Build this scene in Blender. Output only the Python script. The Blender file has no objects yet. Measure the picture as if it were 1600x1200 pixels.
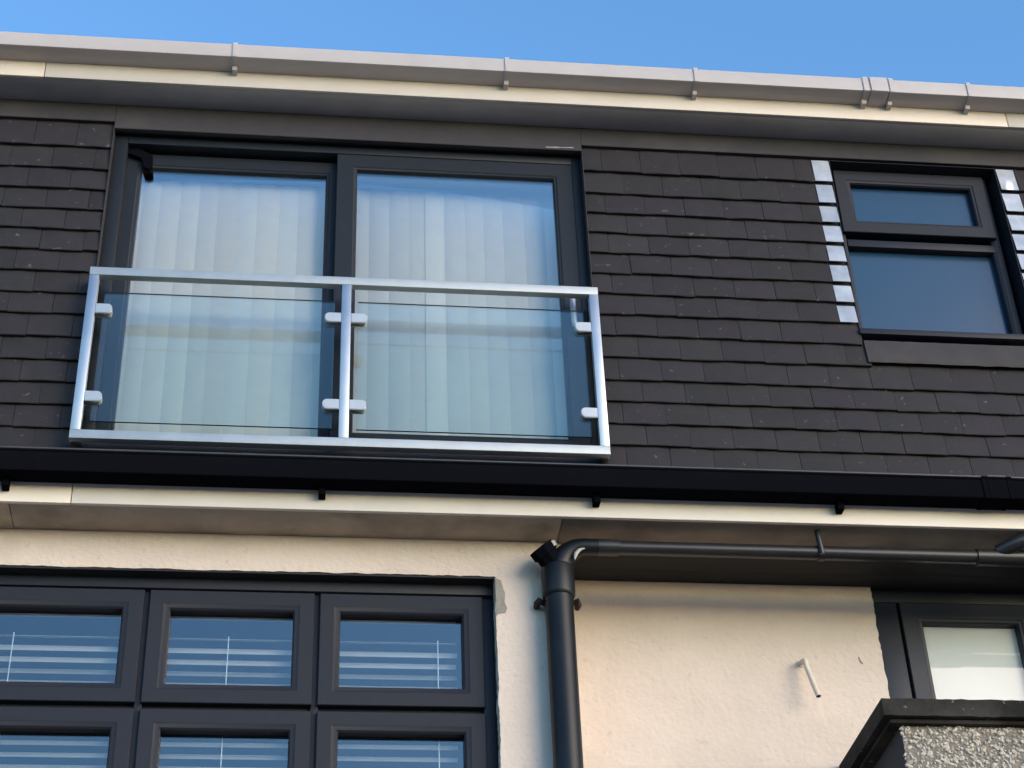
import bpy, bmesh, math, random
from mathutils import Vector, Matrix
random.seed(7)
S = bpy.context.scene
C = S.collection
H = 1.6                      # eye height above the pavement; z values below are relative to the eye

# ------------------------------------------------------------------ camera
cam_d = bpy.data.cameras.new('camera'); cam = bpy.data.objects.new('camera', cam_d); C.objects.link(cam)
r = Vector((0.99347848, -0.1085503, -0.03489054)); u = Vector((-0.03486492, -0.5805601, 0.8134706)); f = Vector((0.10855853, 0.80694907, 0.58055856))
M = Matrix((r, u, -f)).transposed().to_4x4(); M.translation = Vector((0, 0, H))
cam.matrix_world = M
cam_d.sensor_width = 36.0; cam_d.lens = 2848.78 / 1600 * 36.0
cam_d.clip_start = 0.05; cam_d.clip_end = 3000
S.camera = cam

# ------------------------------------------------------------------ light
SUN_AZ, SUN_EL = math.radians(138), math.radians(9.5)
W = bpy.data.worlds.new('World'); S.world = W; W.use_nodes = True
wn, wl = W.node_tree.nodes, W.node_tree.links
bg = wn['Background']
sky = wn.new('ShaderNodeTexSky'); sky.sky_type = 'NISHITA'; sky.sun_disc = False
sky.sun_elevation = SUN_EL; sky.sun_rotation = SUN_AZ
sky.air_density = 1.0; sky.dust_density = 0.6; sky.ozone_density = 2.2
tint = wn.new('ShaderNodeMixRGB'); tint.blend_type = 'MULTIPLY'; tint.inputs[0].default_value = 1.0; tint.inputs[2].default_value = (0.76, 1.03, 1.22, 1)
wl.new(sky.outputs[0], tint.inputs[1]); wl.new(tint.outputs[0], bg.inputs[0]); bg.inputs[1].default_value = 0.15
sd = bpy.data.lights.new('sun', 'SUN'); sun = bpy.data.objects.new('sun', sd); C.objects.link(sun)
sd.energy = 1.42; sd.angle = math.radians(52); sd.color = (1.0, 0.70, 0.50)
to_sun = Vector((math.sin(SUN_AZ) * math.cos(SUN_EL), math.cos(SUN_AZ) * math.cos(SUN_EL), math.sin(SUN_EL)))
sun.rotation_euler = to_sun.to_track_quat('Z', 'Y').to_euler()
sun.location = (6, -8, 9)
S.view_settings.view_transform = 'Standard'; S.view_settings.look = 'None'
S.view_settings.gamma = 1.0; S.view_settings.use_curve_mapping = False
S.view_settings.exposure = 1.5
S.render.engine = 'CYCLES'
S.cycles.max_bounces = 10; S.cycles.transparent_max_bounces = 24; S.cycles.glossy_bounces = 6
S.cycles.use_denoising = True

# ------------------------------------------------------------------ materials
def node_mat(name):
    m = bpy.data.materials.new(name); m.use_nodes = True
    return m, m.node_tree.nodes, m.node_tree.links, m.node_tree.nodes['Principled BSDF']

def surf(name, col, rough=0.6, var=0.12, scale=6.0, bump=0.0, bscale=60.0, metal=0.0, rand=0.0, spec=0.5,
         stain=None, stain_amt=0.0, stain_scale=2.0, speck=0.0, speck_col=(0.5, 0.5, 0.48), bumpd=0.01, coat=0.0):
    """Procedural surface: base colour with mottling, optional stains, pale specks, per-object variation and fine relief."""
    m, n, l, b = node_mat(name)
    tc = n.new('ShaderNodeNewGeometry')
    ns = n.new('ShaderNodeTexNoise'); ns.inputs['Scale'].default_value = scale; ns.inputs['Detail'].default_value = 8; ns.inputs['Roughness'].default_value = 0.65
    l.new(tc.outputs['Position'], ns.inputs['Vector'])
    cr = n.new('ShaderNodeValToRGB')
    cr.color_ramp.elements[0].position = 0.3; cr.color_ramp.elements[1].position = 0.7
    cr.color_ramp.elements[0].color = (*[c * (1 - var) for c in col], 1); cr.color_ramp.elements[1].color = (*[min(1, c * (1 + var)) for c in col], 1)
    l.new(ns.outputs['Fac'], cr.inputs[0]); out = cr.outputs[0]
    if stain:
        n2 = n.new('ShaderNodeTexNoise'); n2.inputs['Scale'].default_value = stain_scale; n2.inputs['Detail'].default_value = 6
        l.new(tc.outputs['Position'], n2.inputs['Vector'])
        r2 = n.new('ShaderNodeMapRange'); r2.inputs[1].default_value = 0.48; r2.inputs[2].default_value = 0.72; r2.inputs[4].default_value = stain_amt
        l.new(n2.outputs['Fac'], r2.inputs[0])
        mx = n.new('ShaderNodeMixRGB'); mx.inputs[2].default_value = (*stain, 1); l.new(r2.outputs[0], mx.inputs[0]); l.new(out, mx.inputs[1]); out = mx.outputs[0]
    if speck:
        n3 = n.new('ShaderNodeTexNoise'); n3.inputs['Scale'].default_value = 26; n3.inputs['Detail'].default_value = 3
        l.new(tc.outputs['Position'], n3.inputs['Vector'])
        r3 = n.new('ShaderNodeMapRange'); r3.inputs[1].default_value = 0.67; r3.inputs[2].default_value = 0.74; r3.inputs[4].default_value = speck
        l.new(n3.outputs['Fac'], r3.inputs[0])
        m3 = n.new('ShaderNodeMixRGB'); m3.inputs[2].default_value = (*speck_col, 1); l.new(r3.outputs[0], m3.inputs[0]); l.new(out, m3.inputs[1]); out = m3.outputs[0]
    if rand:
        oi = n.new('ShaderNodeObjectInfo'); hv = n.new('ShaderNodeHueSaturation')
        mr = n.new('ShaderNodeMapRange'); mr.inputs[3].default_value = 1 - rand; mr.inputs[4].default_value = 1 + rand
        l.new(oi.outputs['Random'], mr.inputs[0]); l.new(mr.outputs[0], hv.inputs['Value']); l.new(out, hv.inputs['Color'])
        m4 = n.new('ShaderNodeMath'); m4.operation = 'MULTIPLY_ADD'; m4.inputs[1].default_value = 7.31; m4.inputs[2].default_value = 0.0
        l.new(oi.outputs['Random'], m4.inputs[0]); fr = n.new('ShaderNodeMath'); fr.operation = 'FRACT'; l.new(m4.outputs[0], fr.inputs[0])
        m5 = n.new('ShaderNodeMapRange'); m5.inputs[3].default_value = 0.5; m5.inputs[4].default_value = 1.5; l.new(fr.outputs[0], m5.inputs[0]); l.new(m5.outputs[0], hv.inputs['Saturation'])
        out = hv.outputs[0]
    l.new(out, b.inputs['Base Color'])
    rr = n.new('ShaderNodeMapRange'); rr.inputs[3].default_value = max(0.02, rough - 0.08); rr.inputs[4].default_value = min(1, rough + 0.08)
    l.new(ns.outputs['Fac'], rr.inputs[0]); l.new(rr.outputs[0], b.inputs['Roughness'])
    b.inputs['Metallic'].default_value = metal; b.inputs['Specular IOR Level'].default_value = spec
    if coat: b.inputs['Coat Weight'].default_value = coat
    if bump:
        nb = n.new('ShaderNodeTexNoise'); nb.inputs['Scale'].default_value = bscale; nb.inputs['Detail'].default_value = 5
        l.new(tc.outputs['Position'], nb.inputs['Vector'])
        bp = n.new('ShaderNodeBump'); bp.inputs['Strength'].default_value = bump; bp.inputs['Distance'].default_value = bumpd
        l.new(nb.outputs['Fac'], bp.inputs['Height']); l.new(bp.outputs[0], b.inputs['Normal'])
    return m

def glass(name, tint, gain=1.7, rough=0.0, wav=0.0):
    """Thin pane: lets light straight through, mirrors by Fresnel (gain > 1: several faces of a sealed unit)."""
    m = bpy.data.materials.new(name); m.use_nodes = True; n, l = m.node_tree.nodes, m.node_tree.links
    n.remove(n['Principled BSDF'])
    tr = n.new('ShaderNodeBsdfTransparent'); tr.inputs[0].default_value = (*tint, 1)
    gl = n.new('ShaderNodeBsdfGlossy'); gl.inputs['Roughness'].default_value = rough; gl.inputs[0].default_value = (1, 1, 1, 1)
    fr = n.new('ShaderNodeFresnel'); fr.inputs[0].default_value = 1.5
    mu = n.new('ShaderNodeMath'); mu.operation = 'MULTIPLY'; mu.inputs[1].default_value = gain; mu.use_clamp = True
    if wav:
        tc = n.new('ShaderNodeNewGeometry'); nb = n.new('ShaderNodeTexNoise'); nb.inputs['Scale'].default_value = 2.2; nb.inputs['Detail'].default_value = 1
        l.new(tc.outputs['Position'], nb.inputs['Vector']); bp = n.new('ShaderNodeBump'); bp.inputs['Strength'].default_value = wav; bp.inputs['Distance'].default_value = 0.004
        l.new(nb.outputs['Fac'], bp.inputs['Height']); l.new(bp.outputs[0], gl.inputs['Normal'])
    mx = n.new('ShaderNodeMixShader')
    l.new(fr.outputs[0], mu.inputs[0]); l.new(mu.outputs[0], mx.inputs[0]); l.new(tr.outputs[0], mx.inputs[1]); l.new(gl.outputs[0], mx.inputs[2])
    l.new(mx.outputs[0], n['Material Output'].inputs[0])
    return m

MT = {}
MT['tile'] = surf('slate tile', (0.0250, 0.0224, 0.0256), 0.7, 0.16, 14, 0.35, 160, rand=0.11, spec=0.25, speck=0.35, speck_col=(0.2, 0.19, 0.19), bumpd=0.004)
MT['band'] = surf('dark board', (0.040, 0.0365, 0.040), 0.65, 0.12, 9, 0.15, 90, spec=0.3, bumpd=0.003, stain=(0.09, 0.08, 0.075), stain_amt=0.5)
MT['backing'] = surf('black membrane', (0.012, 0.012, 0.014), 0.8)
MT['frame'] = surf('anthracite plastic', (0.012, 0.015, 0.021), 0.5, spec=0.25, var=0.06, scale=20, bump=0.1, bscale=400, bumpd=0.0006)
MT['frame2'] = surf('anthracite foil', (0.0165, 0.0185, 0.0275), 0.55, 0.08, 20, 0.15, 300, spec=0.25, bumpd=0.001)
MT['black'] = surf('black plastic', (0.005, 0.0055, 0.008), 0.6, 0.1, 12, 0.05, 80, bumpd=0.001, spec=0.0)
MT['pipe'] = surf('weathered black plastic', (0.004, 0.005, 0.008), 0.42, 0.2, 7, 0.06, 50, spec=0.3, bumpd=0.002, stain=(0.016, 0.025, 0.026), stain_amt=0.4, stain_scale=5)
MT['rim'] = surf('sky lit gutter rim', (0.05, 0.048, 0.048), 0.32, 0.2, 9, spec=0.6)  # lip catching the sky, its glint put into a greyer tone
MT['branch'] = surf('grey black plastic', (0.015, 0.015, 0.017), 0.36, 0.2, 9, spec=0.5)
MT['frame_side'] = surf('bluish lit plastic', (0.024, 0.028, 0.040), 0.5, 0.06, 20, 0.1, 400, bumpd=0.0006, spec=0.35)  # frame plastic again, with the bluish light put into its colour
MT['gasket'] = surf('black rubber', (0.01, 0.01, 0.012), 0.7)
MT['white'] = surf('white plastic gutter', (0.475, 0.425, 0.415), 0.4, 0.05, 6, 0.0, stain=(0.4, 0.36, 0.34), stain_amt=0.25, stain_scale=3)
MT['fascia'] = surf('cream fascia board', (0.62, 0.545, 0.465), 0.42, 0.04, 4, 0.0, stain=(0.55, 0.46, 0.36), stain_amt=0.3, stain_scale=2.5)
MT['fascia_low'] = surf('cream fascia board lower', (0.75, 0.675, 0.60), 0.45, 0.05, 4, 0.0, stain=(0.58, 0.5, 0.42), stain_amt=0.25, stain_scale=2.5)
MT['soffit'] = surf('grey soffit board', (0.41, 0.372, 0.362), 0.55, 0.1, 5)
MT['soffit_old'] = surf('weathered soffit board', (0.40, 0.325, 0.255), 0.65, 0.16, 4, 0.2, 70, bumpd=0.003, stain=(0.10, 0.08, 0.065), stain_amt=0.7, stain_scale=3.0)
MT['soffit_shaded'] = surf('shaded soffit board', (0.20, 0.165, 0.135), 0.7, 0.2, 4, 0.2, 70, bumpd=0.003, stain=(0.06, 0.05, 0.04), stain_amt=0.7, stain_scale=3.0)  # weathered soffit board again, with the recess shade put into the colour
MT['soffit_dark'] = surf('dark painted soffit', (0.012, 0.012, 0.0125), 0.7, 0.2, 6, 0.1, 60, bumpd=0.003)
MT['render'] = surf('cream painted render', (0.625, 0.525, 0.458), 0.75, 0.05, 3.0, 0.75, 38, bumpd=0.007, speck=0.25, speck_col=(0.33, 0.27, 0.22), stain=(0.47, 0.39, 0.32), stain_amt=0.45, stain_scale=2.0)
MT['mortar'] = surf('bare grey render', (0.26, 0.24, 0.215), 0.85, 0.2, 25, 0.6, 70, bumpd=0.006)
MT['steel'] = surf('brushed stainless steel', (0.40, 0.435, 0.465), 0.6, 0.09, 9, 0.0, metal=0.65)
MT['post'] = surf('brushed steel post', (0.45, 0.475, 0.50), 0.46, 0.04, 9, 0.0, metal=1.0)
MT['clamp'] = surf('satin cast steel', (0.44, 0.46, 0.48), 0.55, 0.05, 20, 0.0, metal=0.85)
MT['lead'] = surf('bright flashing metal', (0.46, 0.48, 0.50), 0.45, 0.16, 14, 0.12, 30, metal=0.75, rand=0.10, bumpd=0.003)
MT['lead_dull'] = surf('dull lead flashing', (0.038, 0.034, 0.037), 0.7, 0.15, 10, 0.2, 40, metal=0.0, spec=0.3, bumpd=0.004, stain=(0.055, 0.05, 0.052), stain_amt=0.5, stain_scale=7)
MT['sealant'] = surf('white sealant', (0.34, 0.33, 0.32), 0.5)
MT['rust'] = surf('rusty iron', (0.03, 0.014, 0.010), 0.85, 0.4, 40, 0.5, 200, bumpd=0.002)
MT['blind'] = surf('pale blind fabric', (0.50, 0.485, 0.465), 0.85, 0.04, 12, 0.1, 300, rand=0.13, bumpd=0.0008)
MT['slat'] = surf('white blind slat', (0.90, 0.90, 0.90), 0.45, 0.03)
MT['net'] = surf('white roller fabric', (0.70, 0.71, 0.71), 0.9, 0.05, 2)
MT['room'] = surf('dim room plaster', (0.10, 0.10, 0.11), 0.9, 0.1, 2)
MT['coping'] = surf('weathered concrete coping', (0.019, 0.0175, 0.016), 0.9, 0.25, 9, 0.5, 60, bumpd=0.006, spec=0.1, speck=0.6, speck_col=(0.22, 0.21, 0.20), stain=(0.08, 0.075, 0.066), stain_amt=0.5, stain_scale=3.5)
MT['dash'] = surf('pebbledash mortar', (0.20, 0.175, 0.15), 0.9, 0.3, 30, 0.8, 90, bumpd=0.012)
MT['pebble'] = surf('dash pebble', (0.47, 0.42, 0.36), 0.75, 0.45, 75, 0.3, 200, bumpd=0.004)
MT['pebble_side'] = surf('shaded grey render', (0.03, 0.033, 0.04), 0.85, 0.15, 8, 0.4, 60, bumpd=0.005)  # shade on the pier's sides put into this near black tone
MT['opipe'] = surf('cream painted pipe', (0.66, 0.58, 0.50), 0.5, 0.08, 12, stain=(0.3, 0.25, 0.2), stain_amt=0.5, stain_scale=9)
MT['felt'] = surf('roof felt', (0.05, 0.05, 0.055), 0.9, 0.2, 20)
MT['asphalt'] = surf('asphalt', (0.06, 0.06, 0.062), 0.9, 0.2, 4, 0.4, 200, bumpd=0.004)
MT['paving'] = surf('paving', (0.13, 0.12, 0.11), 0.85, 0.2, 3, 0.3, 120, bumpd=0.004)
MT['pane'] = glass('door glass', (0.985, 0.995, 0.985), 0.85, 0.0, 0.006)
MT['winpane'] = glass('window glass', (0.95, 0.97, 0.98), 1.9, 0.0, 0.006)
MT['netpane'] = glass('clear pane', (0.98, 0.99, 0.99), 0.38, 0.0, 0.0)
MT['rail_glass'] = glass('balustrade glass', (0.95, 0.985, 0.975), 0.7)
MT['glass_edge'] = surf('green glass edge', (0.02, 0.06, 0.055), 0.25)

def obscure():
    m, n, l, b = node_mat('obscure glass')
    tc = n.new('ShaderNodeNewGeometry'); ns = n.new('ShaderNodeTexNoise'); ns.inputs['Scale'].default_value = 150; ns.inputs['Detail'].default_value = 2
    l.new(tc.outputs['Position'], ns.inputs['Vector'])
    bp = n.new('ShaderNodeBump'); bp.inputs['Strength'].default_value = 0.12; bp.inputs['Distance'].default_value = 0.003; l.new(ns.outputs['Fac'], bp.inputs['Height'])
    b.inputs['Base Color'].default_value = (0.017, 0.052, 0.108, 1); b.inputs['Roughness'].default_value = 0.22  # sky reflection put into the blue base colour
    b.inputs['Specular IOR Level'].default_value = 0.55; l.new(bp.outputs[0], b.inputs['Normal'])
    return m
MT['obscure'] = obscure()

# ------------------------------------------------------------------ builders
WL = {}                                            # world location of every object made here
def empty(name, loc, label, cat, group=None):
    o = bpy.data.objects.new(name, None); C.objects.link(o); loc = Vector(loc); loc.z += H
    o.location = loc; o.empty_display_size = 0.2; WL[o] = loc
    o['label'] = label; o['category'] = cat
    if group: o['group'] = group
    return o
def tag(o, label=None, cat=None, kind=None, group=None):
    for k, v in (('label', label), ('category', cat), ('kind', kind), ('group', group)):
        if v: o[k] = v
    return o
def place(name, me, loc, parent=None):
    o = bpy.data.objects.new(name, me); C.objects.link(o); WL[o] = loc
    if parent: o.parent = parent; o.location = loc - WL[parent]
    else: o.location = loc
    return o
def link_bm(name, bm, mats, parent=None, smooth=False, ang=0.6):
    bmesh.ops.recalc_face_normals(bm, faces=bm.faces)
    vs = [v.co for v in bm.verts]
    lo = Vector([min(v[i] for v in vs) for i in range(3)]); hi = Vector([max(v[i] for v in vs) for i in range(3)])
    c = (lo + hi) / 2
    for v in bm.verts: v.co -= c
    me = bpy.data.meshes.new(name); bm.to_mesh(me); bm.free()
    for m in (mats if isinstance(mats, (list, tuple)) else [mats]): me.materials.append(MT[m])
    if smooth:
        me.polygons.foreach_set('use_smooth', [True] * len(me.polygons)); me.set_sharp_from_angle(angle=ang)
    return place(name, me, c + Vector((0, 0, H)), parent)
def add_box(bm, x0, x1, y0, y1, z0, z1, bev=0.0):
    vs = [bm.verts.new((x, y, z)) for x in (x0, x1) for y in (y0, y1) for z in (z0, z1)]
    fs = [bm.faces.new([vs[i] for i in q]) for q in ((0, 1, 3, 2), (4, 6, 7, 5), (0, 4, 5, 1), (2, 3, 7, 6), (0, 2, 6, 4), (1, 5, 7, 3))]
    if bev:
        es = list({e for fa in fs for e in fa.edges})
        bmesh.ops.bevel(bm, geom=es, offset=bev, segments=2, affect='EDGES', profile=0.5)
def box(name, x0, x1, y0, y1, z0, z1, mat, parent=None, bev=0.003):
    bm = bmesh.new(); add_box(bm, x0, x1, y0, y1, z0, z1, bev); return link_bm(name, bm, mat, parent, bev > 0)
def add_sweep_x(bm, prof, x0, x1, closed=True):
    a = [bm.verts.new((x0, y, z)) for y, z in prof]; b = [bm.verts.new((x1, y, z)) for y, z in prof]
    n = len(prof)
    for i in range(n if closed else n - 1):
        j = (i + 1) % n; bm.faces.new((a[i], a[j], b[j], b[i]))
    if closed: bm.faces.new(a); bm.faces.new(b[::-1])
def sweep_x(name, prof, x0, x1, mat, parent=None, smooth=True):
    bm = bmesh.new(); add_sweep_x(bm, prof, x0, x1); return link_bm(name, bm, mat, parent, smooth, 0.5)
def ring(name, x0, x1, z0, z1, prof, mat, parent=None):
    """A mitred rectangular frame: prof is a closed loop of (inset from the outer edge, y)."""
    bm = bmesh.new(); rows = []
    for cx, cz, sx, sz in ((x0, z0, 1, 1), (x1, z0, -1, 1), (x1, z1, -1, -1), (x0, z1, 1, -1)):
        rows.append([bm.verts.new((cx + sx * d, y, cz + sz * d)) for d, y in prof])
    n = len(prof)
    for k in range(4):
        p, q = rows[k], rows[(k + 1) % 4]
        for i in range(n): bm.faces.new((p[i], p[(i + 1) % n], q[(i + 1) % n], q[i]))
    return link_bm(name, bm, mat, parent, True, 0.35)
def fprof(w, y0, y1, step=0.012, ch=0.006):
    """Casement moulding: flat face at y0, chamfered towards the glass and round the outer edge, back at y1."""
    return [(0, y0 + 0.003), (0.003, y0), (w - step - ch, y0), (w - step, y0 + 0.004), (w - step * 0.4, y0 + 0.006), (w, y0 + 0.014), (w, y1), (0, y1)]
def add_tube(bm, pts, rad, seg=20, cap=True):
    pts = [Vector(p) for p in pts]; rings = []; n = len(pts)
    rad = rad if isinstance(rad, (list, tuple)) else [rad] * n
    ref = None
    for i, p in enumerate(pts):
        t = (pts[min(i + 1, n - 1)] - pts[max(i - 1, 0)]).normalized()
        if ref is None:
            ref = t.orthogonal().normalized()
        ref = (ref - t * ref.dot(t)).normalized(); b = t.cross(ref)
        rings.append([bm.verts.new(p + (ref * math.cos(a) + b * math.sin(a)) * rad[i]) for a in [2 * math.pi * k / seg for k in range(seg)]])
    for p, q in zip(rings, rings[1:]):
        for k in range(seg): bm.faces.new((p[k], p[(k + 1) % seg], q[(k + 1) % seg], q[k]))
    if cap: bm.faces.new(rings[0][::-1]); bm.faces.new(rings[-1])
def tube(name, pts, rad, mat, parent=None, seg=20):
    bm = bmesh.new(); add_tube(bm, pts, rad, seg); return link_bm(name, bm, mat, parent, True, 0.7)
def add_prism(bm, pts, y0, y1):
    """Outline (x, z) pushed from y0 to y1."""
    a = [bm.verts.new((x, y0, z)) for x, z in pts]; b = [bm.verts.new((x, y1, z)) for x, z in pts]; n = len(pts)
    for i in range(n): bm.faces.new((a[i], a[(i + 1) % n], b[(i + 1) % n], b[i]))
    bm.faces.new(a[::-1]); bm.faces.new(b)
def prism(name, pts, y0, y1, mat, parent=None, smooth=False):
    bm = bmesh.new(); add_prism(bm, pts, y0, y1); return link_bm(name, bm, mat, parent, smooth)
def jag(a, b, n, amp, skip_ends=True):
    """Points from a to b wandering by amp off the straight line."""
    a, b = Vector(a), Vector(b); d = (b - a).normalized(); nr = Vector((-d.y, d.x)); out = []; w = 0
    for i in range(n + 1):
        w = 0.6 * w + random.uniform(-amp, amp); k = 0 if skip_ends and i in (0, n) else w
        out.append(tuple(a.lerp(b, i / n) + nr * k))
    return out

# ------------------------------------------------------------------ setting
XL, XR = -3.4, 5.6                                  # the stretch of terrace that is built
bm = bmesh.new(); bmesh.ops.create_grid(bm, x_segments=1, y_segments=1, size=900)
g = link_bm('ground', bm, 'asphalt'); g.location = (0, 0, -0.13); tag(g, kind='structure')
pv = box('pavement', -30, 30, -1.2, 1.6, -H - 0.13, -H, 'paving', None, 0.01); tag(pv, kind='structure')
rd = box('front_path', -30, 30, 1.6, 7.3, -H - 0.13, -H - 0.02, 'paving', None, 0.01); tag(rd, kind='structure')

# ------------------------------------------------------------------ the house
house = empty('house', (1.1, 7.4, -H), 'house front with dark slate hung dormer above a cream rendered first floor', 'house')

# cream walls of the first floor ---------------------------------------------------------------
YL, YR = 7.368, 7.718
ZS = 4.387                                          # underside of the lower soffit
OW = (-2.1, 0.872, 2.2, 4.196)                      # left window opening x0 x1 z0 z1
bm = bmesh.new()
add_prism(bm, [(XL, ZS - 0.002), (XL, 4.196)] + jag((OW[0], OW[3]), (OW[1], OW[3]), 240, 0.0018) + [(1.19, OW[3] + 0.0), (1.19, ZS - 0.002)], YL, YL + 0.12)
add_prism(bm, jag((OW[1], OW[3] - 0.0005), (OW[1], OW[2]), 170, 0.0022) + [(1.19, OW[2]), (1.19, OW[3] - 0.0005)], YL, YL + 0.12)
add_prism(bm, [(XL, 4.1955), (OW[0], 4.1955), (OW[0], OW[2]), (XL, OW[2])], YL, YL + 0.12)
add_box(bm, XL, 1.19, YL, YL + 0.12, -H, OW[2] - 0.0005)
add_box(bm, 1.10, 1.19, YL + 0.1205, YR + 0.12, -H, ZS - 0.002)
wall_l = link_bm('rendered_wall', bm, 'render', house); tag(wall_l, 'cream rendered wall around the six light window')
ch = jag((0.873, 4.195), (0.902, 4.165), 5, 0.004) + jag((0.912, 4.12), (0.925, 4.03), 7, 0.006) + jag((0.915, 4.005), (0.874, 3.985), 6, 0.006)
prism('bare_patch', ch, YL - 0.0035, YL + 0.004, 'mortar', wall_l)

OX = 2.797                                          # left edge of the right window opening
bm = bmesh.new()
add_prism(bm, [(1.195, ZS - 0.002), (1.195, 2.6)] + jag((OX, 2.6), (OX - 0.004, ZS - 0.002), 100, 0.0035), YR, YR + 0.12)
add_box(bm, 1.195, XR, YR, YR + 0.12, -H, 2.5995)
add_box(bm, 4.05, XR, YR, YR + 0.12, 2.6, ZS - 0.002)
wall_r = link_bm('rendered_wall', bm, 'render', house); tag(wall_r, 'cream rendered wall set back to the right of the downpipe')
prism('wall_scar', [(2.672, 3.995), (2.679, 3.993), (2.682, 3.975), (2.693, 3.962), (2.689, 3.957), (2.677, 3.968)], YR - 0.0025, YR + 0.003, 'mortar', wall_r)

# eaves -----------------------------------------------------------------------------------------
YF, YT = 7.13, 7.12
def board_run(name, xs, y0, y1, z0, z1, mat, gap=0.004):
    for a, b in zip(xs, xs[1:]): box(name, a + gap / 2, b - gap / 2, y0, y1, z0, z1, mat, house, 0.0025)
board_run('fascia_board', [XL, -1.062, XR], YF, YF + 0.022, ZS, 4.64, 'fascia_low')
board_run('soffit_board', [XL, -1.335, 1.172], YF + 0.0225, YL + 0.018, ZS, ZS + 0.012, 'soffit_old', 0.003)
box('soffit_board', 1.173, XR, YF + 0.0225, YL + 0.018, ZS, ZS + 0.012, 'soffit_shaded', house)
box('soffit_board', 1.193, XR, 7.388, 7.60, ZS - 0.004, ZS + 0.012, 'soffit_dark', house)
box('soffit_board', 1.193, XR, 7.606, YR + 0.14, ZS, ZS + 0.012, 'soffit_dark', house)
# top of the dormer
ZT = 6.834
board_run('fascia_board', [XL, -1.433, 3.73, XR], 6.93, 6.95, ZT, 7.03, 'fascia')
board_run('soffit_board', [XL, 4.2, XR], 6.9505, 7.115, ZT, ZT + 0.012, 'soffit')
sweep_x('flat_roof', [(6.89, 7.045), (6.89, 7.06), (7.0, 7.075), (12.0, 7.16), (12.0, 6.9), (7.3, 6.9), (7.3, 7.0), (6.952, 7.035)], XL, XR, 'felt', house, False)
sweep_x('roof_kerb', [(6.96, 7.078), (6.965, 7.176), (7.05, 7.178), (7.06, 7.085)], 3.52, XR, 'felt', house, False)

# dormer wall -----------------------------------------------------------------------------------
DX0, DX1, DZ0, DZ1 = -1.072, 1.385, 4.60, 6.672     # patio door opening
WX0, WX1, WZ0, WZ1 = 2.746, 3.682, 5.46, 6.690      # dormer window opening
bm = bmesh.new(); yb0, yb1 = 7.135, 7.30
for x0, x1, z0, z1 in ((XL, DX0, 4.55, 6.83), (DX0, DX1, DZ1 + 0.003, 6.83), (DX1, WX0, 4.55, 6.83), (WX0, WX1, 4.55, WZ0), (WX0, WX1, WZ1 + 0.003, 6.83), (WX1, XR, 4.55, 6.83), (DX0, DX1, 4.55, DZ0)):
    add_box(bm, x0 + 0.0005, x1 - 0.0005, yb0, yb1, z0, z1 - 0.0005)
dormer = link_bm('dormer_wall', bm, 'backing', house); tag(dormer, 'dormer wall hung with overlapping dark slate tiles')
# smooth boards under the soffit
for x0, x1, z0 in ((XL, DX0 - 0.002, 6.706), (DX0, DX1, DZ1 - 0.012), (DX1 + 0.002, 4.25, 6.702), (4.253, XR, 6.702)):
    sweep_x('head_board', [(7.103, z0), (7.101, z0 + 0.003), (7.108, 6.832), (7.13, 6.832), (7.13, z0)], x0, x1, 'band', dormer)
prism('sealant_bead', jag((1.19, 6.674), (1.335, 6.681), 9, 0.0015) + jag((1.345, 6.674), (1.19, 6.669), 9, 0.0012), 7.0985, 7.103, 'sealant', dormer)

# tiles: bottoms of the courses, bond and a mesh for every width
ZB = [6.525, 6.372, 6.236, 6.099, 5.967, 5.832, 5.699, 5.567, 5.436, 5.299, 5.163, 5.033, 4.905, 4.776, 4.655]
TW, T = 0.2113, 0.0155
tile_mesh = {}
def mesh_of_tile(w, h, var):
    key = (round(w, 3), round(h, 3), var)
    if key in tile_mesh: return tile_mesh[key]
    rnd = random.Random(str(key)); bm = bmesh.new()
    n = 4; fr = []; bk = []
    for j, (zz, yy) in enumerate(((0, 0), (0.003, -0.0025), (h, 0.0152 * h / 0.134))):
        row = []
        for i in range(n + 1):
            t = i / n - 0.5
            camb = 0.0022 * (4 * t * t) + rnd.uniform(-0.0007, 0.0007)
            zoff = rnd.uniform(-0.0016, 0.0016) if j < 2 else 0
            row.append(bm.verts.new((t * w, yy + camb, zz + zoff)))
        fr.append(row)
    for row in (fr[0], fr[2]):
        bk.append([bm.verts.new((v.co.x, v.co.y + T, v.co.z)) for v in row])
    for a, b in ((fr[0], fr[1]), (fr[1], fr[2]), (bk[0], fr[0]), (fr[2], bk[1])):
        for i in range(n): bm.faces.new((a[i], a[i + 1], b[i + 1], b[i]))
    for i in (0, n):
        bm.faces.new((fr[0][i], fr[1][i], fr[2][i], bk[1][i], bk[0][i]))
    bmesh.ops.recalc_face_normals(bm, faces=bm.faces)
    me = bpy.data.meshes.new('tile'); bm.to_mesh(me); bm.free(); me.materials.append(MT['tile'])
    me.polygons.foreach_set('use_smooth', [True] * len(me.polygons)); me.set_sharp_from_angle(angle=0.5)
    tile_mesh[key] = me
    return me
def tile_spans(row, z):
    """Stretches of wall that a course covers."""
    top = z + 0.13
    out = [(XL, DX0 - 0.001)]
    right = XR
    a = DX1 + 0.002
    if row <= 7: out += [(a, WX0 - 0.098), (WX1 + 0.106, right)]
    elif row == 8: out += [(a, WX0), (WX1 + 0.106, right)]
    elif row == 9: out += [(a, 2.775)]
    else: out += [(a, right)]
    return out
extra = bmesh.new(); shown = []
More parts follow.
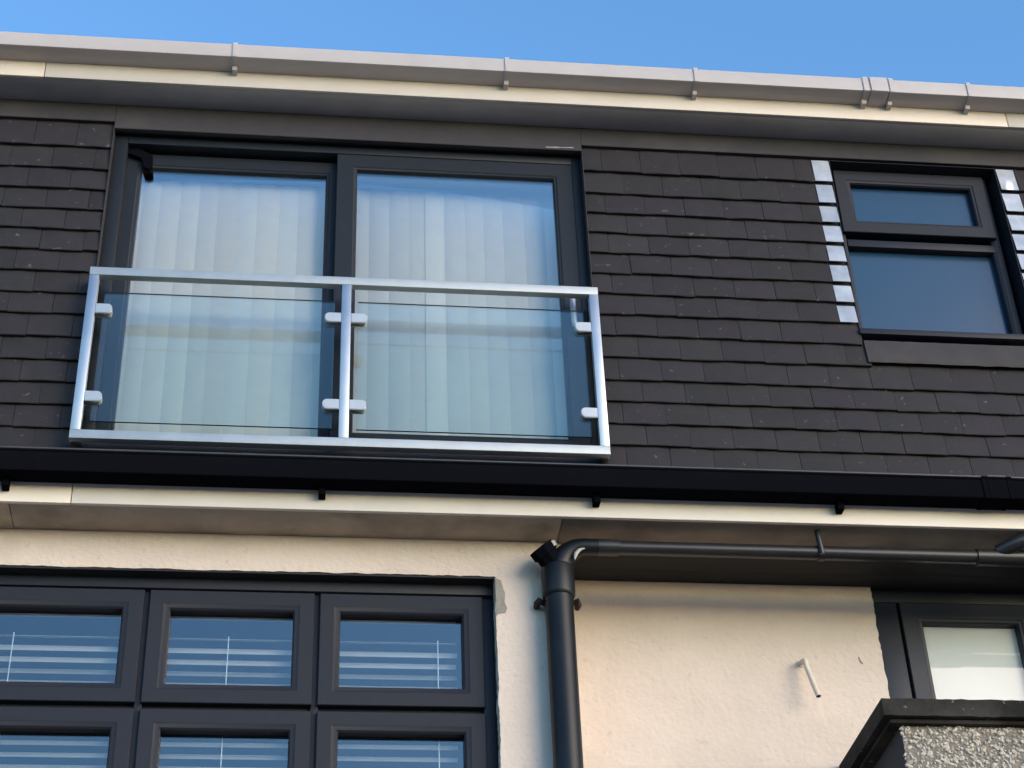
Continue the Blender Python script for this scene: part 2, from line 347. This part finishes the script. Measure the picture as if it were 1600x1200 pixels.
for row, zb in enumerate(ZB):
    ztop = 6.71 if row == 0 else ZB[row - 1]
    phase = 1.384 if row % 2 == 1 else 1.278
    for s0, s1 in tile_spans(row, zb):
        k = math.floor((s0 - phase) / TW); x = phase + k * TW
        while x < s1:
            a, b = max(x, s0), min(x + TW, s1)
            x += TW
            if b - a < 0.02: continue
            h = (ztop - zb) + 0.028 if row else ztop - zb - 0.002
            if row == 10 and a > 2.7: h = 0.19
            gap = random.uniform(0.0012, 0.0028)
            w = b - a - gap
            if abs(b - a - TW) < 1e-6: w = 0.2094
            me = mesh_of_tile(w, h, random.randrange(5) if abs(w - 0.2094) < 1e-6 else 0)
            zj = random.uniform(-0.003, 0.003); yj = random.uniform(-0.0015, 0.0015)
            loc = Vector(((a + b) / 2, 7.1035 + yj, zb + zj + H)); rot = random.uniform(-0.006, 0.006)
            if -1.95 < a and b < 4.15:
                o = place('tile', me, loc, dormer); o.rotation_euler = (0, rot, 0); shown.append(o)
            else:
                n0 = len(extra.verts); extra.from_mesh(me); extra.verts.ensure_lookup_table()
                for v in extra.verts[n0:]: v.co += loc - Vector((0, 0, H))
t = link_bm('outlying_tiles', extra, 'tile', dormer); tag(t, kind='stuff')

# bright soakers stepping down both sides of the dormer window
def soaker(x0, x1, zb, ztop):
    bm = bmesh.new(); y = 7.1035; hh = ztop - zb; n = 5; rows = []
    for zz, yy in ((0.0, 0.0005), (0.0015, -0.001), (hh * 0.5, 0.006 + random.uniform(-.001, .001)), (hh - 0.014, 0.0125)):
        rows.append([bm.verts.new((x0 + (x1 - x0) * i / n, y + yy + random.uniform(-0.0006, 0.0006), zb + zz)) for i in range(n + 1)])
    back = [[bm.verts.new((v.co.x, v.co.y + 0.003, v.co.z)) for v in rw] for rw in (rows[0], rows[-1])]
    for a, b in zip(rows, rows[1:]):
        for i in range(n): bm.faces.new((a[i], a[i + 1], b[i + 1], b[i]))
    for a, b in ((rows[0], back[0]), (rows[-1], back[1])):
        for i in range(n): bm.faces.new((a[i], a[i + 1], b[i + 1], b[i]))
    link_bm('soaker', bm, 'lead', dormer, True, 0.6)
for i in range(8):
    ztop = 6.702 if i == 0 else ZB[i - 1]
    soaker(WX0 - 0.097, WX0 - 0.003 + random.uniform(-.002, .002), ZB[i] + 0.004, ztop)
    soaker(WX1 + 0.006, WX1 + 0.104, ZB[i] + 0.004, ztop)
# lead under the soakers, so the wall is closed behind them, and the apron below the sill
for x0, x1 in ((WX0 - 0.099, WX0 - 0.001), (WX1 + 0.001, WX1 + 0.105)):
    box('flashing_upstand', x0, x1, 7.125, 7.134, 5.42, 6.70, 'backing', dormer, 0)
bm = bmesh.new(); n = 44; rows = []
for zz, yy in ((5.318, 7.096), (5.322, 7.0945), (5.40, 7.105), (5.466, 7.112), (5.466, 7.128)):
    rows.append([bm.verts.new((2.757 + (4.02 - 2.757) * i / n, yy + random.uniform(-.0012, .0012), zz + (random.uniform(-.0018, .0018) if zz < 5.33 else 0))) for i in range(n + 1)])
for a, b in zip(rows, rows[1:]):
    for i in range(n): bm.faces.new((a[i], a[i + 1], b[i + 1], b[i]))
link_bm('lead_apron', bm, 'lead_dull', dormer, True, 0.9)

# ------------------------------------------------------------------ dormer window
YW = 7.195
dw = ring('dormer_window', WX0 + 0.004, WX1 - 0.030, WZ0 + 0.075, WZ1 - 0.004, fprof(0.052, YW, YW + 0.07), 'frame2', house)
tag(dw, 'dormer window with a top light over a large obscure pane')
ZM = 6.128
for x0, x1, nm in ((WX0 + 0.0005, WX0 + 0.004, 0), (WX1 - 0.004, WX1 - 0.0005, 1)):
    box('reveal', x0, x1, 7.112, 7.30, WZ0, WZ1, 'frame', dw, 0)
box('reveal', WX0 + 0.004, WX1 - 0.004, 7.112, 7.30, WZ1 - 0.0038, WZ1 - 0.0005, 'backing', dw, 0)
box('transom', WX0 + 0.056, WX1 - 0.056, YW + 0.001, YW + 0.068, ZM + 0.03, ZM + 0.077, 'frame2', dw, 0.003)
ring('vent_sash', WX0 + 0.036, WX1 - 0.054, ZM + 0.112, WZ1 - 0.012, fprof(0.088, YW - 0.022, YW + 0.04, 0.016), 'frame2', dw)
box('pane', WX0 + 0.10, WX1 - 0.12, YW + 0.022, YW + 0.028, ZM + 0.17, WZ1 - 0.085, 'obscure', dw, 0)
box('pane', WX0 + 0.04, WX1 - 0.04, YW + 0.046, YW + 0.050, WZ0 + 0.1, ZM + 0.05, 'obscure', dw, 0)
box('sill', WX0 - 0.004, WX1 + 0.03, 7.098, YW + 0.06, WZ0 + 0.040, WZ0 + 0.074, 'frame2', dw, 0.003)
box('sill_packer', WX0 + 0.002, WX1 + 0.02, 7.172, YW + 0.06, WZ0 + 0.006, WZ0 + 0.0395, 'gasket', dw, 0)

# ------------------------------------------------------------------ patio door
YD = 7.16
bm = bmesh.new()
add_box(bm, DX0 + 0.002, DX0 + 0.072, YD, YD + 0.13, DZ0 + 0.03, DZ1 - 0.002, 0.003)
add_box(bm, DX1 - 0.050, DX1 - 0.002, YD, YD + 0.13, DZ0 + 0.03, DZ1 - 0.002, 0.003)
add_box(bm, DX0 + 0.0725, DX1 - 0.0505, YD, YD + 0.13, DZ1 - 0.060, DZ1 - 0.002, 0.003)
add_box(bm, DX0 + 0.0725, DX1 - 0.0505, YD, YD + 0.13, DZ0 + 0.031, 4.765, 0.003)
pd = link_bm('patio_door', bm, 'frame', house, True); tag(pd, 'sliding patio door with two tall panes in dark frames')
for x, m_ in ((DX0 - 0.0015, 'lead_dull'), (DX1 - 0.0015, 'band')):
    box('jamb_lining', x, x + 0.003, 7.098, YD + 0.02, DZ0 + 0.10, DZ1 - 0.012, m_, pd, 0)
# left leaf slides behind, right leaf stands in front
lf = (DX0 + 0.055, 0.125, 4.752, 6.600); rf = (0.0865, DX1 - 0.046, 4.742, 6.618)
ring('sliding_leaf', lf[0], lf[1], lf[2], lf[3], fprof(0.094, YD + 0.063, YD + 0.115, 0.014), 'frame', pd)
ring('fixed_leaf', rf[0], rf[1], rf[2], rf[3], fprof(0.108, YD + 0.006, YD + 0.058, 0.014), 'frame', pd)
box('pane', lf[0] + 0.07, lf[1] - 0.07, YD + 0.083, YD + 0.087, lf[2] + 0.07, lf[3] - 0.07, 'pane', pd, 0)
box('pane', rf[0] + 0.09, rf[1] - 0.09, YD + 0.026, YD + 0.030, rf[2] + 0.09, rf[3] - 0.08, 'pane', pd, 0)
prism('track_stop', [(-1.0, 6.611), (-0.945, 6.611), (-0.905, 6.585), (-0.872, 6.56), (-0.868, 6.485), (-0.885, 6.470), (-0.908, 6.478), (-0.93, 6.545), (-1.0, 6.575)], YD + 0.034, YD + 0.058, 'black', pd)
bm = bmesh.new()
add_tube(bm, [(1.283, 7.118, 5.672), (1.283, 7.1175, 5.66), (1.284, 7.117, 5.52), (1.287, 7.119, 5.500), (1.296, 7.125, 5.488), (1.31, 7.15, 5.486), (1.31, 7.167, 5.486)], [0.010, 0.0145, 0.0145, 0.0145, 0.0145, 0.0135, 0.0135], 14)
link_bm('lever_handle', bm, 'clamp', pd, True)
box('threshold_board', DX0 + 0.03, DX1 - 0.01, 7.086, 7.159, 4.56, 4.685, 'band', pd, 0.002)

# ------------------------------------------------------------------ left casement window
YC = 7.445
cw = None
def casement(x0, x1, z0, z1, mull, rows_, label, head):
    bm = bmesh.new()
    add_box(bm, x0, x1, YC - 0.006, YC + 0.10, z1 - head, z1, 0.003)
    add_box(bm, x0, x0 + 0.045, YC + 0.03, YC + 0.10, z0, z1 - head - 0.0005, 0.003)
    add_box(bm, x1 - 0.054, x1, YC + 0.022, YC + 0.10, z0, z1 - head - 0.0005, 0.003)
    add_box(bm, x0 + 0.0455, x1 - 0.0455, YC + 0.03, YC + 0.10, z0, z0 + 0.06, 0.003)
    for m in mull: add_box(bm, m - 0.018, m + 0.018, YC + 0.026, YC + 0.096, z0 + 0.0605, z1 - head - 0.0005, 0.003)
    xs = [x0 + 0.045] + [v for m in mull for v in (m - 0.018, m + 0.018)] + [x1 - 0.054]
    for zr in rows_:
        for a, b in zip(xs[::2], xs[1::2]): add_box(bm, a + 0.0005, b - 0.0005, YC + 0.046, YC + 0.096, zr - 0.016, zr + 0.016, 0.003)
    o = link_bm('casement_window', bm, 'frame2', house, True); tag(o, label)
    zs = [z1 - head] + [v for zr in rows_ for v in (zr + 0.016, zr - 0.016)] + [z0 + 0.06]
    for zt, zb in zip(zs[::2], zs[1::2]):
        for a, b in zip(xs[::2], xs[1::2]):
            ring('sash', a - 0.005, b + 0.005, zb - 0.006, zt - 0.004, fprof(0.095, YC + 0.004, YC + 0.08, 0.02, 0.010), 'frame2', o)
            box('pane', a + 0.075, b - 0.075, YC + 0.056, YC + 0.060, zb + 0.07, zt - 0.07, 'winpane', o, 0)
    return o
cw = casement(OW[0], 0.868, OW[2] + 0.05, 4.1955, [-1.488, -0.716, 0.056], [3.560, 2.975], 'anthracite casement window with small square lights and venetian blinds behind', 0.060)
bm = bmesh.new()                                     # pointing between frame and reveal, at the right
add_box(bm, 0.8685, 0.90, YC + 0.01, YL + 0.119, OW[2], 4.1955)
link_bm('frame_pointing', bm, 'gasket', cw)
box('head_shade_strip', OW[0], 0.868, YL + 0.006, YC - 0.0065, 4.187, 4.1945, 'gasket', cw, 0)  # dark strip added for the shade and dark paint under the opening's head

# ------------------------------------------------------------------ right hand window
YS = 7.75
bm = bmesh.new()
add_box(bm, 2.800, 2.922, YS, YS + 0.08, 2.65, ZS - 0.07, 0.004)
add_box(bm, 2.800, 4.05, YS - 0.004, YS + 0.08, ZS - 0.0695, ZS - 0.004, 0.003)
add_box(bm, 3.64, 4.05, YS, YS + 0.08, 2.65, ZS - 0.07, 0.004)
add_box(bm, 2.9225, 3.6395, YS, YS + 0.08, 2.65, 2.73, 0.004)
sw = link_bm('side_window', bm, 'frame_side', house, True); tag(sw, 'dark framed window tucked under the soffit beside the pebbledash pier')
ring('sash', 2.934, 3.632, 2.74, ZS - 0.075, fprof(0.105, YS - 0.012, YS + 0.05, 0.018), 'frame_side', sw)
box('pane', 3.02, 3.55, YS + 0.015, YS + 0.019, 2.83, 4.215, 'netpane', sw, 0)

# ------------------------------------------------------------------ rooms behind the glass
def room(x0, x1, y0, y1, z0, z1, label):
    bm = bmesh.new(); t_ = 0.02
    add_box(bm, x0, x1, y1, y1 + t_, z0, z1); add_box(bm, x0 - t_, x0 - 0.0005, y0, y1 + t_, z0, z1); add_box(bm, x1 + 0.0005, x1 + t_, y0, y1 + t_, z0, z1)
    add_box(bm, x0 - t_, x1 + t_, y0, y1 + t_, z1 + 0.0005, z1 + t_); add_box(bm, x0 - t_, x1 + t_, y0, y1 + t_, z0 - t_, z0 - 0.0005)
    o = link_bm('room_lining', bm, 'room', house); return o
room(-1.6, 1.9, 7.305, 10.5, 4.62, 6.80, '')
room(-2.3, 1.05, 7.549, 10.5, 2.0, 4.30, '')
room(2.75, 4.1, 7.845, 10.5, 2.0, 4.33, '')
room(2.5, 4.0, 7.305, 10.5, 5.3, 6.80, '')

# ------------------------------------------------------------------ blinds
def vane_mesh():
    bm = bmesh.new(); w, z0, z1 = 0.124, 4.70, 6.516; n = 6
    cols = []
    for i in range(n + 1):
        t_ = i / n - 0.5
        cols.append([bm.verts.new((t_ * w, 0.0085 * (4 * t_ * t_) - 0.0042, z)) for z in (z0, z1)])
    for a, b in zip(cols, cols[1:]): bm.faces.new((a[0], b[0], b[1], a[1]))
    for v in bm.verts: v.co.z -= 5.65
    bmesh.ops.recalc_face_normals(bm, faces=bm.faces)
    me = bpy.data.meshes.new('vane'); bm.to_mesh(me); bm.free(); me.materials.append(MT['blind'])
    me.polygons.foreach_set('use_smooth', [True] * len(me.polygons)); return me
vm = vane_mesh(); YB = 7.335
for x0, x1, lab in ((-1.02, 0.09, 'white vertical blind drawn behind the left sliding door pane'), (0.17, 1.30, 'white vertical blind drawn behind the right door pane')):
    vb = empty('vertical_blind', ((x0 + x1) / 2, YB, 4.66), lab, 'blind', 'vertical blinds behind the patio door')
    box('headrail', x0, x1, YB - 0.02, YB + 0.03, 6.602, 6.64, 'slat', vb, 0.004)
    x = x0 + 0.05
    while x < x1 - 0.02:
        o = place('vane', vm, Vector((x + random.uniform(-.006, .006), YB + random.uniform(-.0015, .0015), 5.65 + H)), vb)
        o.rotation_euler = (0, random.uniform(-.003, .003), math.radians(2 + random.uniform(-6, 5)))
        x += 0.1015
venet = empty('venetian_blind', (-0.6, 7.55, 2.3), 'white venetian blind with thin open slats behind the small square lights', 'blind')
me_s = None
for k in range(26):
    z = 3.946 - k * 0.0575
    if me_s is None:
        bm = bmesh.new(); prof = []
        for i in range(5):
            t_ = i / 4 - 0.5; prof.append((t_ * 0.0245, 0.0015 * (1 - 4 * t_ * t_)))
        prof = prof + [(a, b - 0.0010) for a, b in prof[::-1]]
        prof = [(a * math.cos(-.5) - b * math.sin(-.5), a * math.sin(-.5) + b * math.cos(-.5)) for a, b in prof]
        add_sweep_x(bm, [(7.575 + a, z + b) for a, b in prof], -2.02, 0.705)
        s0 = link_bm('slat', bm, 'slat', venet, True); me_s = s0.data; base = WL[s0].copy(); s0.rotation_euler = (0.62, 0, 0)
    else:
        o = place('slat', me_s, base + Vector((random.uniform(-.004, .004), 0, -k * 0.0575 + random.uniform(-.001, .001))), venet); o.rotation_euler = (random.uniform(-.14, .14), random.uniform(-.0012, .0012), 0)
for x in (-1.304, -0.342, 0.618):
    box('ladder_cord', x - 0.0022, x + 0.0022, 7.556, 7.558, 2.5, 3.955, 'slat', venet, 0)
box('headrail', -2.02, 0.705, 7.56, 7.60, 4.06, 4.095, 'slat', venet, 0.003)
rb = empty('roller_blind', (3.3, 7.85, 2.8), 'plain white blind pulled down behind the window by the pebbledash pier', 'blind')
box('blind_fabric', 2.96, 3.62, 7.792, 7.794, 2.8, 4.24, 'net', rb, 0)
tube('roller', [(2.95, 7.812, 4.25), (3.63, 7.812, 4.25)], 0.018, 'net', rb, 12)

# ------------------------------------------------------------------ white gutter on the dormer eaves
ug = empty('gutter', (1.0, 6.88, 6.87), 'white square section gutter along the top of the dormer under the sky', 'gutter')
gp = [(6.822, 7.034), (6.819, 7.029), (6.8195, 6.952), (6.822, 6.944), (6.829, 6.941), (6.928, 6.937), (6.928, 7.02), (6.925, 7.02), (6.925, 6.940), (6.830, 6.944), (6.8245, 6.947), (6.8225, 6.953), (6.8225, 7.026), (6.835, 7.028), (6.835, 7.031), (6.826, 7.034)]
xs = [XL, -0.463, 3.0, XR]
for a, b in zip(xs, xs[1:]): sweep_x('channel', gp, a + 0.001, b - 0.001, 'white', ug)
cl = [(6.816, 7.041), (6.8125, 7.030), (6.813, 6.950), (6.816, 6.940), (6.826, 6.935), (6.929, 6.931), (6.929, 6.9365), (6.829, 6.9405), (6.8215, 6.9435), (6.819, 6.952), (6.8185, 7.029), (6.822, 7.0345), (6.84, 7.0345), (6.84, 7.041)]
clip2 = cl[:5] + [(6.880, 6.932), (6.888, 6.912), (6.929, 6.908)] + cl[6:]
for x, w in ((-0.463, 0.024), (0.965, 0.024), (1.983, 0.022), (2.918, 0.028), (3.062, 0.024), (3.499, 0.024)):
    sweep_x('gutter_clip', clip2, x - w / 2, x + w / 2, 'white', ug)
bm = bmesh.new(); add_sweep_x(bm, [(y - 0.0025 if y < 6.9 else y, z) for y, z in cl], 2.945, 3.04)
link_bm('union', bm, 'white', ug, True, 0.5)

# ------------------------------------------------------------------ black gutter over the lower eaves
lg = empty('gutter', (1.0, 7.06, 4.44), 'black gutter running below the dormer tiles and the glass balcony', 'gutter')
def lgut(d):
    p = [(7.000, 4.572), (6.994, 4.577), (6.9945, 4.584), (7.001, 4.588), (7.008, 4.585), (7.008, 4.574), (7.004, 4.572), (7.004, 4.482), (7.014, 4.480), (7.128, 4.494), (7.128, 4.575), (7.1285, 4.575), (7.1285, 4.490), (7.014, 4.475), (7.006, 4.474), (7.002, 4.476), (7.000, 4.481)]
    return p if not d else [(y - d if y < 7.05 else y, z - d if z < 4.5 else z + d * 0.6) for y, z in p]
xs = [XL, 3.24, XR]
for a, b in zip(xs, xs[1:]): sweep_x('channel', lgut(0), a, b - 0.001, 'black', lg)
for a, b in ((XL, 3.165), (3.314, XR)): tube('rim', [(a, 6.9985, 4.5885), (b, 6.9985, 4.5885)], 0.0062, 'rim', lg, 10)
tube('rim', [(3.196, 6.9935, 4.590), (3.284, 6.9935, 4.590)], 0.006, 'rim', lg, 10)
for x in (-1.352, 0.0595, 1.326, 2.486, 3.9):
    bm = bmesh.new()
    add_box(bm, x - 0.016, x + 0.016, 7.074, 7.128, 4.437, 4.484, 0.003)
    link_bm('gutter_bracket', bm, 'black', lg, True)
for x, w in ((3.178, 0.022), (3.30, 0.022)):
    sweep_x('gutter_clip', lgut(0.006), x - w / 2, x + w / 2, 'black', lg)
sweep_x('union', lgut(0.004), 3.192, 3.286, 'black', lg)

# ------------------------------------------------------------------ glass juliet balcony
jb = empty('juliet_balcony', (0.15, 7.03, 4.65), 'stainless steel framed glass juliet balcony in front of the patio door', 'balcony')
RX0, RX1, RZ0, RZ1, BW = -1.087, 1.392, 4.653, 5.648, 0.0465
Y0, Y1 = 7.0, 7.042
box('top_rail', RX0, RX1, Y0, Y1, RZ1 - BW, RZ1, 'steel', jb, 0.0022)
box('bottom_rail', RX0, RX1, Y0, Y1, RZ0, RZ0 + BW, 'steel', jb, 0.0022)
for x in (RX0, 0.1255, RX1 - BW):
    box('post', x + 0.0004, x + BW - 0.0004, Y0 + 0.0006, Y1 - 0.0006, RZ0 + BW + 0.0004, RZ1 - BW - 0.0004, 'post', jb, 0.002)
for x0, x1 in ((-1.004, 0.094), (0.206, 1.312)):
    bm = bmesh.new(); add_box(bm, x0, x1, 7.016, 7.026, 4.758, 5.508)
    for fa in bm.faces:
        nrm = fa.calc_center_median(); fa.material_index = 0 if abs(nrm.y - 7.021) > 0.004 else 1
    link_bm('glass_panel', bm, ['rail_glass', 'glass_edge'], jb)
def clamp(x, z, side):
    """A D-shaped clamp: side +1 reaches right from the post, -1 reaches left."""
    h, L = 0.028, 0.079
    pts = [(0, -h), (L - h * 0.75, -h)] + [(L - h * 0.75 + h * 0.75 * math.sin(a), -h * math.cos(a)) for a in [math.pi * k / 8 for k in range(1, 8)]] + [(L - h * 0.75, h), (0, h)]
    pts = [(x + side * a, z + b) for a, b in pts]
    if side < 0: pts = pts[::-1]
    for y0, y1 in ((6.999, 7.0155), (7.0265, 7.040)):
        bm = bmesh.new(); add_prism(bm, pts, y0, y1)
        es = [e for e in bm.edges if abs(e.verts[0].co.y - e.verts[1].co.y) < 1e-6]
        bmesh.ops.bevel(bm, geom=es, offset=0.0025, segments=2, affect='EDGES')
        yield bm
for x, s in ((RX0 + BW, 1), (0.1255, -1), (0.1255 + BW, 1), (RX1 - BW, -1)):
    for z in (5.397, 4.887):
        a, b = clamp(x + s * 0.0005, z, s)
        tmp = bpy.data.meshes.new('tmp'); b.to_mesh(tmp); a.from_mesh(tmp); b.free(); bpy.data.meshes.remove(tmp)
        link_bm('glass_clamp', a, 'clamp', jb, True, 0.7)
for x in (RX0 + 0.003, RX1 - BW + 0.003):
    for z0, z1 in ((RZ0 - 0.006, RZ0 + 0.04), (5.60, 5.64)):
        box('fixing_bracket', x, x + 0.04, Y1 + 0.0005, 7.104, z0, z1, 'frame', jb, 0.002)

# ------------------------------------------------------------------ downpipe
dp = empty('downpipe', (1.153, 7.285, -H), 'thick black soil downpipe with a branch pipe under the right soffit', 'downpipe')
PX, PY, PR = 1.154, 7.283, 0.0655
tube('pipe', [(PX, PY, -H), (PX, PY, 4.05)], PR, 'pipe', dp, 32)
tube('socket', [(PX, PY, 4.04), (PX, PY, 4.05), (PX, PY, 4.06), (PX, PY, 4.185), (PX, PY, 4.197)], [PR + 0.004, PR + 0.0105, PR + 0.0115, PR + 0.0115, PR + 0.008], 'pipe', dp, 32)
bend = []
for k in range(9):
    a = math.pi / 2 * k / 8
    bend.append((PX + 0.03 + 0.09 - 0.09 * math.cos(a) - 0.02 * (1 - k / 8), PY - 0.045 * k / 8, 4.19 + 0.100 * math.sin(a)))
tube('elbow', [(PX, PY, 4.18), (PX, PY, 4.192)] + bend[1:] + [(1.36, 7.238, 4.290)], [PR + 0.003, PR + 0.003] + [PR + 0.002 - 0.028 * k / 8 for k in range(1, 9)] + [0.0385], 'pipe', dp, 28)
# inspection branch that points up to the left, with a flat cap
d = Vector((-0.62, -0.30, 0.72)).normalized(); b0 = Vector((PX - 0.005, PY - 0.01, 4.195))
tube('capped_branch', [b0, b0 + d * 0.075, b0 + d * 0.076, b0 + d * 0.118, b0 + d * 0.122], [0.055, 0.055, 0.064, 0.064, 0.058], 'black', dp, 8)
prism('paper_tag', [(1.118, 4.293), (1.134, 4.298), (1.146, 4.275), (1.131, 4.266)], 7.195, 7.1965, 'sealant', dp)
arc = [(PX + 0.069 + 0.055 * (1 - math.cos(a)), 7.205 - 0.0 * a, 4.205 + 0.062 * math.sin(a)) for a in [math.pi / 2 * k / 8 for k in range(9)]]
tube('pale_crescent', [(x + 0.004, y + 0.006, z) for x, y, z in arc], [0.003, 0.006, 0.009, 0.010, 0.009, 0.008, 0.006, 0.005, 0.003], 'sealant', dp, 8)  # pale crescent at the elbow, in the off-white of the door head bead
tube('branch_pipe', [(1.33, 7.238, 4.290), (5.4, 7.238, 4.287)], 0.034, 'branch', dp, 24)
tube('branch_socket', [(1.34, 7.238, 4.290), (1.342, 7.238, 4.290), (1.44, 7.238, 4.290), (1.442, 7.238, 4.290)], [0.034, 0.0405, 0.0405, 0.034], 'branch', dp, 24)
for x in (2.405, 4.4):
    bm = bmesh.new()
    add_tube(bm, [(x - 0.014, 7.238, 4.289), (x + 0.014, 7.238, 4.289)], 0.0385, 20)
    add_tube(bm, [(x - 0.004, 7.2, 4.262), (x - 0.008, 7.199, 4.31), (x - 0.012, 7.2, 4.36), (x - 0.014, 7.2, ZS - 0.001)], 0.0135, 10)
    link_bm('pipe_clip', bm, 'branch', dp, True)
tube('branch_socket', [(3.16, 7.238, 4.288), (3.163, 7.238, 4.288), (3.42, 7.238, 4.288), (3.423, 7.238, 4.288)], [0.034, 0.0415, 0.0415, 0.034], 'branch', dp, 24)
tube('inlet_bend', [(3.27, 7.225, 4.31), (3.32, 7.195, 4.325), (3.37, 7.175, 4.342), (3.43, 7.165, 4.356), (3.50, 7.165, 4.40)], [0.034, 0.037, 0.038, 0.038, 0.038], 'branch', dp, 20)
for zc in (4.036, 1.6):
    for sx in (-0.093, 0.094):
        tube('bracket_lug', [(PX + sx * 0.6, PY + 0.05, zc), (PX + sx, PY + 0.02, zc + 0.002), (PX + sx * 1.02, PY + 0.045, zc), (PX + sx * 1.02, YL + 0.004, zc + 0.003)], [0.012, 0.016, 0.017, 0.013], 'rust', dp, 9)

# ------------------------------------------------------------------ overflow pipe
op = empty('overflow_pipe', (2.38, YR, 3.95), 'small cream overflow pipe bent downwards out of the right hand wall', 'pipe')
P0, P1 = Vector((2.384, YR - 0.075, 3.905)), Vector((2.410, 7.60, 3.725))
bm = bmesh.new()
pts = [Vector((2.384, YR + 0.02, 3.955)), Vector((2.384, YR - 0.03, 3.952)), Vector((2.384, YR - 0.055, 3.944)), Vector((2.385, YR - 0.07, 3.926)), P0, P1]
add_tube(bm, pts, 0.0125, 14, cap=False)
link_bm('pipe', bm, 'opipe', op, True)
tube('pipe_bore', [P1 - (P1 - P0).normalized() * 0.012, P1 - (P1 - P0).normalized() * 0.002], 0.0115, 'gasket', op, 14)
tube('wall_collar', [(2.384, YR + 0.004, 3.955), (2.384, YR - 0.006, 3.955), (2.384, YR - 0.009, 3.955)], [0.024, 0.021, 0.014], 'opipe', op, 14)

# ------------------------------------------------------------------ pebbledash pier with coping
pp = empty('pebbledash_pier', (3.4, 7.4, -H), 'pebbledash pier with a dark concrete coping standing out from the wall', 'pier')
CX0, CX1 = 2.497, 4.5; CZ0, CZ1 = 3.348, 3.428
bm = bmesh.new(); add_box(bm, CX0, CX1, 7.0, YR - 0.002, CZ0, CZ1)
es = [e for e in bm.edges]
bmesh.ops.subdivide_edges(bm, edges=[e for e in bm.edges if abs(e.verts[0].co.x - e.verts[1].co.x) > 1], cuts=60)
for v in bm.verts: v.co += Vector((0, random.uniform(-.0022, .0022), random.uniform(-.002, .002)))
link_bm('coping', bm, 'coping', pp)
box('coping_drip', 2.530, 4.46, 7.03, YR - 0.002, CZ0 - 0.022, CZ0 - 0.002, 'coping', pp, 0.003)
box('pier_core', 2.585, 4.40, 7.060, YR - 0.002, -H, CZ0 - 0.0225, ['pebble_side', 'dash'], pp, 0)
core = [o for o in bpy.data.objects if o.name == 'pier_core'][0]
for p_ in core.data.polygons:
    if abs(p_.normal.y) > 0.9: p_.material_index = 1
bm = bmesh.new(); ico = bmesh.new(); bmesh.ops.create_icosphere(ico, subdivisions=1, radius=1.0)
iv = [v.co.copy() for v in ico.verts]; fi = [[v.index for v in fa.verts] for fa in ico.faces]; ico.free()
verts, faces = [], []
rp = random.Random(11)
def pebble(x, y, z, s):
    n0 = len(verts); q = Matrix.Rotation(rp.uniform(0, 6.28), 3, 'Y') @ Matrix.Rotation(rp.uniform(-.5, .5), 3, 'X')
    sx, sy, sz = s * rp.uniform(.8, 1.5), s * rp.uniform(.5, .9), s * rp.uniform(.6, 1.0)
    for v in iv:
        w_ = q @ Vector((v.x * sx, v.y * sy, v.z * sz)) * rp.uniform(.85, 1.12); verts.append((x + w_.x, y + w_.y, z + w_.z))
    faces.extend([[n0 + i for i in fa] for fa in fi])
nz, nx = 52, 122
for iz in range(nz):
    for ix in range(nx):
        if rp.random() < 0.26: continue
        x = 2.586 + (ix + rp.uniform(-.45, .45)) * 0.0150; z = CZ0 - 0.028 - (iz + rp.uniform(-.45, .45)) * 0.0150
        pebble(x, 7.060 + rp.uniform(-0.003, 0.003), z, 0.0052 + 0.0095 * rp.random() ** 1.4)
me = bpy.data.meshes.new('pebbles'); me.from_pydata(verts, [], faces); me.materials.append(MT['pebble'])
c = Vector((3.4, 7.06, 3.0)); 
for v in me.vertices: v.co -= c
o = place('pebbles', me, c + Vector((0, 0, H)), pp); tag(o, kind='stuff')

print('tiles', len(shown))
